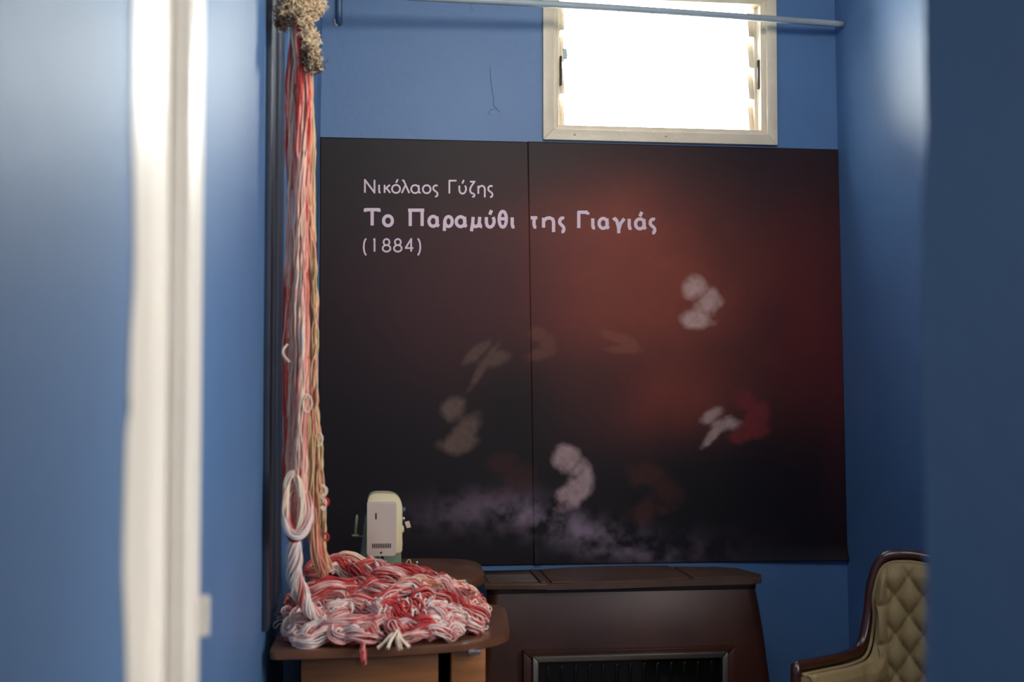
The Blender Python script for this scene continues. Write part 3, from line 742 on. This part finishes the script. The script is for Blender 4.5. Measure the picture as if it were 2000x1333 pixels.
# ================================================================== YARN
RED = np.array(srgb(205, 44, 46)); CREAM = np.array(srgb(255, 234, 206)); WHITE = np.array(srgb(255, 242, 232)); PINK = np.array(srgb(244, 150, 138)); BEIGE = np.array(srgb(226, 196, 150))
def n1d(t, seed):
    i = np.floor(t).astype(int); f = t-i; f = f*f*(3-2*f)
    h = lambda a: (np.sin(a*12.9898+seed*78.233)*43758.5453) % 1.0
    return h(i)*(1-f)+h(i+1)*f
def bundle(name, path, rad, nstr, seed, twist=3.0, redness=0.45, base=WHITE, yr=0.0021, freq=9.0, wild=0.006, npts=None, sides=5, parent=None, squash=1.0):
    r_ = np.random.default_rng(seed); npts = npts or len(path)
    C = np.array([tuple(p) for p in smooth_path(path, npts)]); n = len(C)
    T = np.gradient(C, axis=0); T /= np.linalg.norm(T, axis=1)[:, None]+1e-9
    Nn = np.zeros_like(C); up = np.array((0.2, 0.97, 0.1)) if abs(T[0][2]) > 0.8 else np.array((0, 0, 1.0))
    v = up-T[0]*up.dot(T[0]); v /= np.linalg.norm(v)
    for i in range(n):
        v = v-T[i]*v.dot(T[i]); v /= np.linalg.norm(v)+1e-9; Nn[i] = v
    B = np.cross(T, Nn)
    seg = np.linalg.norm(np.diff(C, axis=0), axis=1); s = np.concatenate([[0], np.cumsum(seg)])
    R = rad(s/s[-1]) if callable(rad) else np.full(n, rad)
    VV = []; FF = []; CC = []; off = 0
    for k in range(nstr):
        ph = r_.uniform(0, 2*PI); rho = math.sqrt(r_.uniform(0.35, 1.0)); sd = r_.uniform(0, 100)
        th = ph+twist*s*4+0.5*(n1d(s*12, sd)-0.5)
        rr = R*rho*(0.9+0.25*n1d(s*15, sd+3))
        wx = (n1d(s*22, sd+5)-0.5)*wild; wy = (n1d(s*22, sd+9)-0.5)*wild
        Pc = C+Nn*(rr*np.cos(th)+wx)[:, None]+B*(rr*np.sin(th)*squash+wy)[:, None]
        ang = np.arange(sides)*2*PI/sides
        rg = (Nn[:, None, :]*np.cos(ang)[None, :, None]+B[:, None, :]*np.sin(ang)[None, :, None])*(yr*(0.85+0.4*n1d(s*60, sd+20)))[:, None, None]
        VV.append((Pc[:, None, :]+rg).reshape(-1, 3))
        i = np.arange(n-1)[:, None]; j = np.arange(sides)[None, :]
        a = i*sides+j+off; b_ = i*sides+(j+1) % sides+off
        FF.append(np.stack([a, b_, b_+sides, a+sides], -1).reshape(-1, 4)); off += n*sides
        # space-dyed: red lengths shared by neighbouring strands
        q = n1d(s*freq+1.6*math.sin(ph)+seed*3.3, seed)*0.55+n1d(s*freq*1.3+sd, sd)*0.45
        redness_ = redness*0.86 if redness < 0.7 else redness
        w_ = np.clip((q-(1-redness_))*5+0.5, 0, 1)[:, None]*(0.95 if redness > 0.7 else 0.92)
        pk = np.clip((q-(1-redness)+0.18)*4+0.5, 0, 1)[:, None]*0.6
        c = base*(0.9+0.15*r_.random()); c = c*(1-pk)+PINK*pk; c = c*(1-w_)+RED*w_
        CC.append(np.repeat(c, sides, axis=0))
    V = np.vstack(VV); Fq = np.vstack(FF); Cc = np.hstack([np.vstack(CC), np.ones((len(V), 1))])
    return mesh_np(name, V, Fq, Cc, parent)
def mesh_np(name, V, Fq, Cc, parent=None):
    me = bpy.data.meshes.new(name); me.vertices.add(len(V)); me.vertices.foreach_set('co', V.astype(np.float32).ravel())
    me.loops.add(Fq.size); me.loops.foreach_set('vertex_index', Fq.astype(np.int32).ravel())
    me.polygons.add(len(Fq)); me.polygons.foreach_set('loop_start', (np.arange(len(Fq))*4).astype(np.int32))
    me.update(calc_edges=True)
    a = me.color_attributes.new('dye', 'FLOAT_COLOR', 'POINT'); a.data.foreach_set('color', Cc.astype(np.float32).ravel())
    me.polygons.foreach_set('use_smooth', np.ones(len(Fq), bool))
    return link(name, me, M_WOOL, parent)

# --- hanging hanks (front ones at Y ~3.45, rear beige one at 3.55)
YH = 3.40
hook = tag(empty('yarn_hook', (XL, YH, 2.66)), 'iron wall hook from which the yarn hangs, above the frame', 'hook')
tube('hook_arm', smooth_path([(XL, YH, 2.64), (XL+0.05, YH, 2.645), (XL+0.11, YH, 2.64), (XL+0.135, YH, 2.66), (XL+0.13, YH, 2.69)], 16), 0.006, M_DARK, hook)
tube('hook_plate', [(XL-0.001, YH, 2.64), (XL+0.005, YH, 2.64)], 0.022, M_DARK, hook, 16)
Q = lambda px, py, Y=YH: at(px, py, Y)
RS = 1.0
GH = 'red and white yarn hanks hanging at the left'
def pw(*kv):
    xs = [k for k, _ in kv]; ys = [v for _, v in kv]
    return lambda t: np.interp(t, xs, ys)
tag(bundle('yarn_hank', [Q(584, -70), Q(579, 60), Q(572, 200), Q(574, 420), Q(570, 560), Q(567, 700), Q(567, 850), Q(565, 960), Q(572, 1025)],
    pw((0, .013), (.12, .018), (.3, .020), (1, .016)), 50, 11, 0.7, 0.46, CREAM, freq=3.0, npts=90),
    'long cream and red yarn hank hanging straight, leftmost of the hanging hanks', 'yarn', GH)
tag(bundle('yarn_hank', [Q(586, -70, 3.36), Q(586, 60, 3.36), Q(592, 200, 3.36), Q(588, 420, 3.36), Q(588, 560, 3.36), Q(590, 700, 3.36), Q(586, 860, 3.36), Q(587, 980, 3.36), Q(580, 1030, 3.38)],
    pw((0, .012), (.12, .019), (.4, .018), (.75, .018), (1, .014)), 50, 12, 0.6, 0.42, CREAM, freq=3.6, npts=90),
    'pale hank with red streaks hanging in the middle, ending in a fat looped knot', 'yarn', GH)
tag(bundle('yarn_hank', [Q(588, -70, 3.46), Q(594, 80, 3.46), Q(602, 240, 3.46), Q(604, 500, 3.46), Q(606, 760, 3.46), Q(607, 900, 3.46), Q(612, 1010, 3.46), Q(620, 1080, 3.46), Q(632, 1120, 3.5)],
    pw((0, .010), (.15, .014), (.5, .017), (.8, .019), (1, .017)), 52, 13, 0.8, 0.28, BEIGE, freq=2.2, npts=90),
    'beige hank with a dark red stripe hanging behind, next to the poster edge', 'yarn', GH)
tag(bundle('yarn_hank', [Q(596, 330, 3.42), Q(610, 480, 3.42), Q(616, 600, 3.43), Q(613, 760, 3.44), Q(622, 880, 3.45), Q(627, 980, 3.45), Q(629, 1060, 3.46), Q(640, 1110, 3.5)],
    pw((0, .004), (.4, .007), (.8, .009), (1, .010)), 18, 14, 1.0, 0.33, BEIGE, freq=5, npts=80, wild=0.012),
    'thin loose hank with curled ends on the right edge of the hanging yarn', 'yarn', GH)
# looped knot at the foot of the hanging hanks and the twisted white tail below it
loop = [Q(580+22*math.sin(t), 1000-46*math.cos(t), 3.34+0.02*math.cos(t*1.0)) for t in np.linspace(0, 2*PI*1.0, 14)]
tag(bundle('yarn_loop', loop, 0.0105, 26, 15, 2.5, 0.36, WHITE, freq=9, npts=60), 'pink and white open loop of yarn at the foot of the hanging hanks', 'yarn')
loop = [Q(572+16*math.sin(t), 985-60*math.cos(t), 3.33) for t in np.linspace(0.4, 2*PI+0.2, 14)]
tag(bundle('yarn_loop', loop, 0.007, 16, 16, 2.5, 0.2, CREAM, freq=9, npts=60), 'narrow cream loop of yarn beside the pink loop at the foot of the hanging hanks', 'yarn')
tag(bundle('yarn_tie', [Q(562+0.0, 1040, 3.37), Q(572, 1052, 3.34), Q(584, 1050, 3.335), Q(597, 1038, 3.37), Q(594, 1030, 3.41), Q(575, 1034, 3.43), Q(562, 1040, 3.37)], 0.006, 14, 17, 2, 0.95, RED, npts=40),
    'bright red yarn tie wrapped round the hanging hank', 'yarn')
tag(bundle('yarn_hank', [Q(577, 1035, 3.38), Q(573, 1080, 3.38), Q(574, 1120, 3.40), Q(584, 1150, 3.42), Q(600, 1185, 3.44), Q(620, 1205, 3.46)],
    pw((0, .012), (.3, .021), (.7, .02), (1, .016)), 60, 18, 6.0, 0.30, WHITE, freq=6, npts=50),
    'twisted white hank running from the red tie down into the heap', 'yarn')
# stray loops
def stray(pix, Y, seed, label, red=0.1, base=CREAM, n=2):
    tag(bundle('yarn_loop', [Q(x, y, Y) for x, y in pix], 0.0018, n, seed, 1, red, base, npts=34, wild=0.002), label, 'yarn')
stray([(562, 672), (554, 682), (553, 692), (560, 702), (566, 708)], 3.34, 31, 'single cream strand sticking out left of the hanging hank')
stray([(596, 770), (606, 776), (608, 792), (601, 805), (593, 800), (592, 785), (598, 772)], 3.32, 32, 'small cream loop standing out from the middle of the hanging hank', n=3)
stray([(624, 846), (629, 856), (626, 868), (620, 872)], 3.4, 33, 'thin curl on the right side of the hanging yarn, below the poster lettering')
stray([(628, 948), (637, 956), (635, 966), (628, 970), (636, 982), (632, 996), (626, 990)], 3.4, 34, 'cream curl beside a red curl on the right of the hanging yarn', n=3)
stray([(630, 970), (641, 978), (638, 988), (630, 984)], 3.4, 35, 'small dark red curl on the right of the hanging yarn', 1.0, RED, 3)
stray([(632, 1040), (641, 1046), (640, 1055), (632, 1056)], 3.4, 36, 'small bright red curl low on the right of the hanging yarn', 1.0, RED, 4)

# --- raw wool wad at the top
def wad(name, cpts, n, seed, cols, length=0.09, yr=0.0012, spread=0.03):
    r_ = np.random.default_rng(seed); VV = []; FF = []; CC = []; off = 0; sides = 4; m = 22
    for k in range(n):
        c = cpts[r_.integers(len(cpts))]; p = np.array(c[0])+r_.normal(0, 1, 3)*c[1]; d = r_.normal(0, 1, 3); d[2] -= 0.8; d /= np.linalg.norm(d)
        pts = [p.copy()]
        for i in range(m-1):
            d = d+r_.normal(0, 0.38, 3); d += (np.array(c[0])-p)*6; d[2] -= 0.05; d /= np.linalg.norm(d); p = p+d*length/m; pts.append(p.copy())
        Cn = np.array(pts); T = np.gradient(Cn, axis=0); T /= np.linalg.norm(T, axis=1)[:, None]
        a = np.cross(T, [0.3, 0.9, 0.2]); a /= np.linalg.norm(a, axis=1)[:, None]+1e-9; b = np.cross(T, a)
        ang = np.arange(sides)*2*PI/sides
        VV.append((Cn[:, None, :]+(a[:, None, :]*np.cos(ang)[None, :, None]+b[:, None, :]*np.sin(ang)[None, :, None])*yr).reshape(-1, 3))
        i = np.arange(m-1)[:, None]; j = np.arange(sides)[None, :]; aa = i*sides+j+off; bb = i*sides+(j+1) % sides+off
        FF.append(np.stack([aa, bb, bb+sides, aa+sides], -1).reshape(-1, 4)); off += m*sides
        col = cols[c[2]] if r_.random() < 0.8 else cols[r_.integers(len(cols))]
        CC.append(np.repeat((col*(0.75+0.4*r_.random()))[None, :], m*sides, axis=0))
    return mesh_np(name, np.vstack(VV), np.vstack(FF), np.hstack([np.vstack(CC), np.ones((off, 1))]))
DKW = np.array(srgb(84, 64, 50)); TAN_ = np.array(srgb(244, 218, 176))
cp = [(tuple(Q(x, y, 3.33)), s, c) for x, y, s, c in ((560, -20, .014, 0), (575, -30, .02, 1), (590, -10, .014, 1), (600, 10, .013, 1), (566, 12, .012, 1), (556, 18, .008, 0), (553, 40, .006, 0),
      (585, 10, .013, 1), (598, 35, .008, 1), (603, 60, .007, 1), (607, 85, .006, 1), (603, 100, .005, 0), (611, 112, .004, 1), (612, 124, .003, 0), (612, -15, .010, 1), (618, 12, .004, 1))]
tag(wad('raw_wool', cp, 1500, 5, [DKW, TAN_], 0.05, 0.0011), 'fluffy beige and dark brown raw wool clump at the top of the hanging yarn', 'wool', kind='stuff')
stray([(611, -10), (615, 8), (614, 22), (619, 34), (622, 40)], 3.33, 37, 'frayed beige strand beside the raw wool clump', 0, BEIGE, 4)

# --- heap on the table
def hh(x, y):
    """height of the heap over the table top"""
    u = (x-0.05)/0.34; v = (y-3.78)/0.46
    m = max(0.0, 1-(abs(u)**2.4+abs(v)**2.4)); z = 0.098*m**0.8
    z += 0.045*math.exp(-((x+0.10)/0.13)**2-((y-4.0)/0.18)**2)
    return z
G2 = 'red and white yarn hanks heaped on the sewing table'
used = 0
# underlying tangle
Vx = []; cp = []
for k in range(120):
    x = random.uniform(-0.22, 0.34); y = random.uniform(3.52, 4.12); h_ = hh(x, y)
    if h_ < 0.03: continue
    cp.append(((x, y, ZT+h_*0.45), 0.016, random.choice([0, 1, 2])))
tangle = tag(wad('yarn_tangle', cp, 2600, 21, [PINK, PINK*0.9, WHITE], 0.10, 0.0018), 'loose tangled pink and red strands filling the yarn heap', 'yarn', kind='stuff')
def lay(pts, lift): return [(x, y, ZT+hh(x, y)*1.0+lift) for x, y in pts]
def heap_hank(cx, cy, L_, W_, a, R_, seed, red, base, label=None, lift=0.012, n=44, form='loop', freq=9, group=G2):
    pts = []
    c, s = math.cos(a), math.sin(a)
    if form == 'loop': prm = [(L_*math.cos(t), W_*math.sin(t)+0.012*math.sin(3*t+seed)) for t in np.linspace(0, 2*PI, 15)]
    elif form == 's': prm = [(L_*(2*t-1), W_*math.sin(t*2*PI+seed)) for t in np.linspace(0, 1, 9)]
    else: prm = [(L_*(1-0.09*t)*math.cos(t*1.25), W_*(1-0.09*t)*math.sin(t*1.25)) for t in np.linspace(0, 8, 18)]
    for u, v in prm:
        x = cx+u*c-v*s+random.gauss(0, .006); y = cy+u*s+v*c+random.gauss(0, .006); x = min(max(x, -0.215), 0.43); y = max(y, 3.335)
        pts.append((x, y))
    P3 = lay(pts, lift)
    P3 = [(x, y, z+0.008*math.sin(i*2.1+seed)+random.uniform(-.003, .004)) for i, (x, y, z) in enumerate(P3)]
    P3 = [(x, y, max(z, ZT+R_+0.002)) for x, y, z in P3]
    red = min(0.69, red*1.12)
    o = bundle('yarn_hank', P3, pw((0, R_*0.8), (.2, R_), (.8, R_), (1, R_*0.8)), n, seed, 2.0 if form != 's' else 4.0, red, base, freq=freq, npts=max(46, len(pts)*5), wild=0.014, yr=0.0019)
    return tag(o, label or 'tangled red and white yarn hank buried among others in the heap', 'yarn', group)
hp_ = [ # cx, cy, L, W, angle, R, seed, red, base, label, lift, n, form
 (-0.11, 3.52, .085, .055, 0.3, .020, 41, .30, WHITE, 'round whitish hank at the left front of the heap', .012, 50, 'loop'),
 (-0.03, 3.47, .09, .05, -0.3, .018, 42, .38, WHITE, 'white hank with pink flecks lying along the front edge of the heap', .008, 46, 'loop'),
 (-0.08, 3.66, .11, .045, 0.15, .022, 43, .50, WHITE, 'red and white striped hank folded over below the hanging yarn', .022, 56, 'loop'),
 (0.00, 3.80, .13, .035, -0.45, .026, 44, .45, WHITE, 'thick wavy striped hank across the middle of the heap', .035, 64, 's'),
 (-0.05, 3.92, .10, .05, 0.2, .024, 45, .48, CREAM, 'pale loop hank behind the thick wavy one', .028, 56, 'loop'),
 (0.09, 3.86, .12, .035, -0.8, .024, 46, .52, WHITE, 'striped hank curving down toward the right of the heap', .030, 60, 's'),
 (0.16, 3.78, .11, .045, -0.1, .020, 47, .42, CREAM, 'striped pink hank on the right slope of the heap, behind the long rose-red one', .020, 46, 'loop'),
 (0.22, 3.70, .11, .035, -0.1, .020, 48, .55, WHITE, 'long rose-red hank lying toward the right end of the heap', .022, 50, 's'),
 (0.29, 3.78, .07, .05, 0.4, .018, 49, .38, CREAM, 'cream coil at the far right end of the heap', .016, 44, 'coil'),
 (0.25, 3.58, .10, .03, 0.1, .020, 50, .60, WHITE, 'deep pink hank along the right front of the heap', .016, 48, 's'),
 (0.23, 3.48, .06, .04, 0.3, .018, 51, .30, WHITE, 'whitish rolled coil at the right front edge of the heap', .010, 46, 'coil'),
 (0.13, 3.47, .07, .04, -0.2, .017, 52, .62, WHITE, 'red loop around a pale centre at the front of the heap', .010, 44, 'loop'),
 (0.10, 3.62, .12, .03, -0.25, .021, 53, .40, WHITE, 'pale pink hank running across the middle of the heap behind the front coils', .022, 50, 's'),
 (0.03, 3.60, .09, .05, 0.8, .018, 54, .66, WHITE, 'mostly red hank in the hollow at the centre of the heap', .014, 44, 'loop'),
 (-0.15, 3.72, .06, .05, 1.2, .018, 55, .62, PINK, 'pinkish red looped hank at the left of the heap, beside the white tail', .012, 40, 'loop'),
 (-0.08, 4.04, .08, .04, 0.1, .020, 56, .40, CREAM, 'cream tufted hank at the top back of the heap', .020, 50, 'coil'),
 (0.03, 4.04, .10, .035, -0.2, .020, 57, .50, CREAM, 'striped cream hank along the back crest of the heap, left of the sewing machine', .018, 46, 's'),
 (0.15, 3.98, .10, .035, -0.3, .020, 58, .40, CREAM, 'pink tinged hank at the back right of the heap', .012, 46, 'coil'),
 (0.24, 3.90, .08, .035, -0.2, .018, 59, .36, CREAM, 'cream coil at the back right of the heap, just below the round rear table leaf', .010, 40, 'coil'),
 (0.33, 3.66, .06, .035, 0.9, .016, 60, .45, CREAM, 'small cream coil low at the right end of the heap above the table', .008, 36, 'coil'),
 (-0.17, 3.60, .05, .05, 0.9, .016, 61, .45, WHITE, 'small white and pink loop at the far left of the heap beside the grey trim', .006, 36, 'loop'),
 (0.05, 3.42, .10, .02, 0.05, .014, 62, .55, WHITE, 'narrow red and white hank hugging the front of the heap', .004, 30, 's'),
 (0.16, 3.66, .05, .04, 0.2, .016, 63, .25, BEIGE, 'small cream coil half hidden in the centre of the heap', .026, 40, 'coil'),
 (-0.13, 3.42, .06, .035, 0.2, .017, 65, .25, WHITE, 'white loop hank at the left front corner of the heap', .0, 44, 'coil'),
 (-0.02, 3.39, .07, .025, -0.15, .016, 66, .42, WHITE, 'pinkish hank lying flat at the front beside the hanging red end', .0, 40, 'coil'),
 (0.13, 3.40, .06, .025, 0.1, .015, 67, .50, WHITE, 'pink and white loop at the heap front, right of the red hanging end', .0, 36, 'loop'),
 (0.22, 3.42, .055, .03, 0.1, .016, 68, .30, WHITE, 'whitish coil on the front edge of the heap, right of the pink and white loop', .0, 40, 'coil'),
 (0.31, 3.55, .05, .035, 0.8, .016, 69, .40, WHITE, 'white coil at the right front corner of the heap', .0, 40, 'coil'),
 (0.34, 3.74, .05, .035, 1.2, .015, 70, .40, CREAM, 'small cream and pink coil at the rightmost tip of the heap', .0, 36, 'coil'),
 (-0.17, 3.50, .04, .05, 0.4, .017, 75, .40, WHITE, 'white coil at the left end of the heap under the twisted white tail', .0, 40, 'coil'),
 (0.20, 3.86, .10, .03, 0.35, .018, 64, .55, WHITE, 'rose striped hank crossing the right half of the heap just behind its crest', .024, 44, 's'),
]
for cx, cy, L_, W_, a_, R_, sd, rd, bs, lb, lf, n_, fm in hp_:
    heap_hank(cx, cy, L_, W_, a_, R_, sd, rd, bs, lb, lf, n_, fm)
# curled fringes on the back crest and right end: small loops
def fringe(cx, cy, sx, sy, n, seed, cols, label, h0=None, up=0.02):
    r_ = np.random.default_rng(seed); VV = []; FF = []; CC = []; off = 0; sides = 5; m = 16; yr = 0.0024
    for k in range(n):
        x = cx+r_.uniform(-sx, sx); y = cy+r_.uniform(-sy, sy); z = ZT+hh(x, y)+(h0 or 0.02)
        a = r_.uniform(0, 2*PI); tl_ = r_.uniform(-0.6, 0.6); R_ = r_.uniform(0.008, up)
        t = np.linspace(-0.6, PI+0.6, m)
        ex = np.array([math.cos(a), math.sin(a), 0]); ez = np.array([-math.sin(a)*math.sin(tl_), math.cos(a)*math.sin(tl_), math.cos(tl_)])
        Cn = np.array([x, y, z])+ex[None]*(R_*0.6*np.cos(t))[:, None]+ez[None]*(R_*np.sin(t))[:, None]
        T = np.gradient(Cn, axis=0); T /= np.linalg.norm(T, axis=1)[:, None]
        nrm = np.cross(ex, ez); b = np.cross(T, nrm)
        ang = np.arange(sides)*2*PI/sides
        VV.append((Cn[:, None, :]+(nrm[None, None, :]*np.cos(ang)[None, :, None]+b[:, None, :]*np.sin(ang)[None, :, None])*yr).reshape(-1, 3))
        i = np.arange(m-1)[:, None]; j = np.arange(sides)[None, :]; aa = i*sides+j+off; bb = i*sides+(j+1) % sides+off
        FF.append(np.stack([aa, bb, bb+sides, aa+sides], -1).reshape(-1, 4)); off += m*sides
        CC.append(np.repeat((cols[r_.integers(len(cols))]*(0.85+0.2*r_.random()))[None, :], m*sides, axis=0))
    return tag(mesh_np('yarn_curls', np.vstack(VV), np.vstack(FF), np.hstack([np.vstack(CC), np.ones((off, 1))])), label, 'yarn', kind='stuff')
fringe(-0.09, 4.06, 0.09, 0.05, 120, 71, [CREAM, CREAM, PINK], 'cream curls of yarn on the back crest of the heap', 0.03, 0.024)
fringe(0.27, 3.82, 0.09, 0.10, 150, 72, [CREAM, PINK, WHITE, RED], 'pink and cream curls of yarn at the right end of the heap', 0.022, 0.020)
fringe(0.13, 4.02, 0.10, 0.06, 90, 73, [PINK, CREAM, RED], 'rose curls of yarn at the back of the heap in front of the sewing machine', 0.025, 0.020)
fringe(0.06, 3.50, 0.20, 0.06, 110, 74, [WHITE, PINK, WHITE, RED], 'whitish curls of yarn on the front slope of the heap', 0.018, 0.018)
# ends at the front edge of the table
def end_(pts, R_, n, seed, red, base, label, wild=0.006): tag(bundle('yarn_end', pts, R_, n, seed, 2, red, base, npts=26, wild=wild), label, 'yarn')
e0 = atZ(700, 1250, ZT)
end_([(e0.x-0.01, 3.42, ZT+0.02), (e0.x+0.01, e0.y, ZT+0.018), (e0.x+0.012, 3.262, ZT+0.006), (e0.x+0.014, 3.258, ZT-0.018)], pw((0, .008), (1, .006)), 16, 81, .75, WHITE, 'red yarn end hanging over the front edge of the table')
e1 = atZ(770, 1250, ZT)
for k, (dx, dy) in enumerate(((-.05, -.012), (-.02, -.04), (.012, -.045), (.035, -.02))):
    end_([(e1.x+0.01, 3.39, ZT+0.042), (e1.x+dx*.4, 3.345+dy*.3, ZT+0.030), (e1.x+dx, 3.335+dy*.8, ZT+0.009)], pw((0, .005), (1, .004)), 8, 84+k, 0, CREAM,
         ['cream yarn tuft end pointing left on the front of the table', 'cream yarn tuft end, second from the left, at the front of the table', 'cream yarn tuft end, third from the left, at the front of the table', 'cream yarn tuft end pointing right on the front of the table'][k])
# dark red skein shadowed at the left back of the heap
heap_hank(-0.19, 3.72, .03, .08, 0.1, .018, 91, .35, PINK, 'dim pink hank at the left end of the heap under the hanging yarn', .0, 34, 'loop')
print('tris', sum(len(o.data.polygons) for o in bpy.data.objects if o.type == 'MESH')*2)
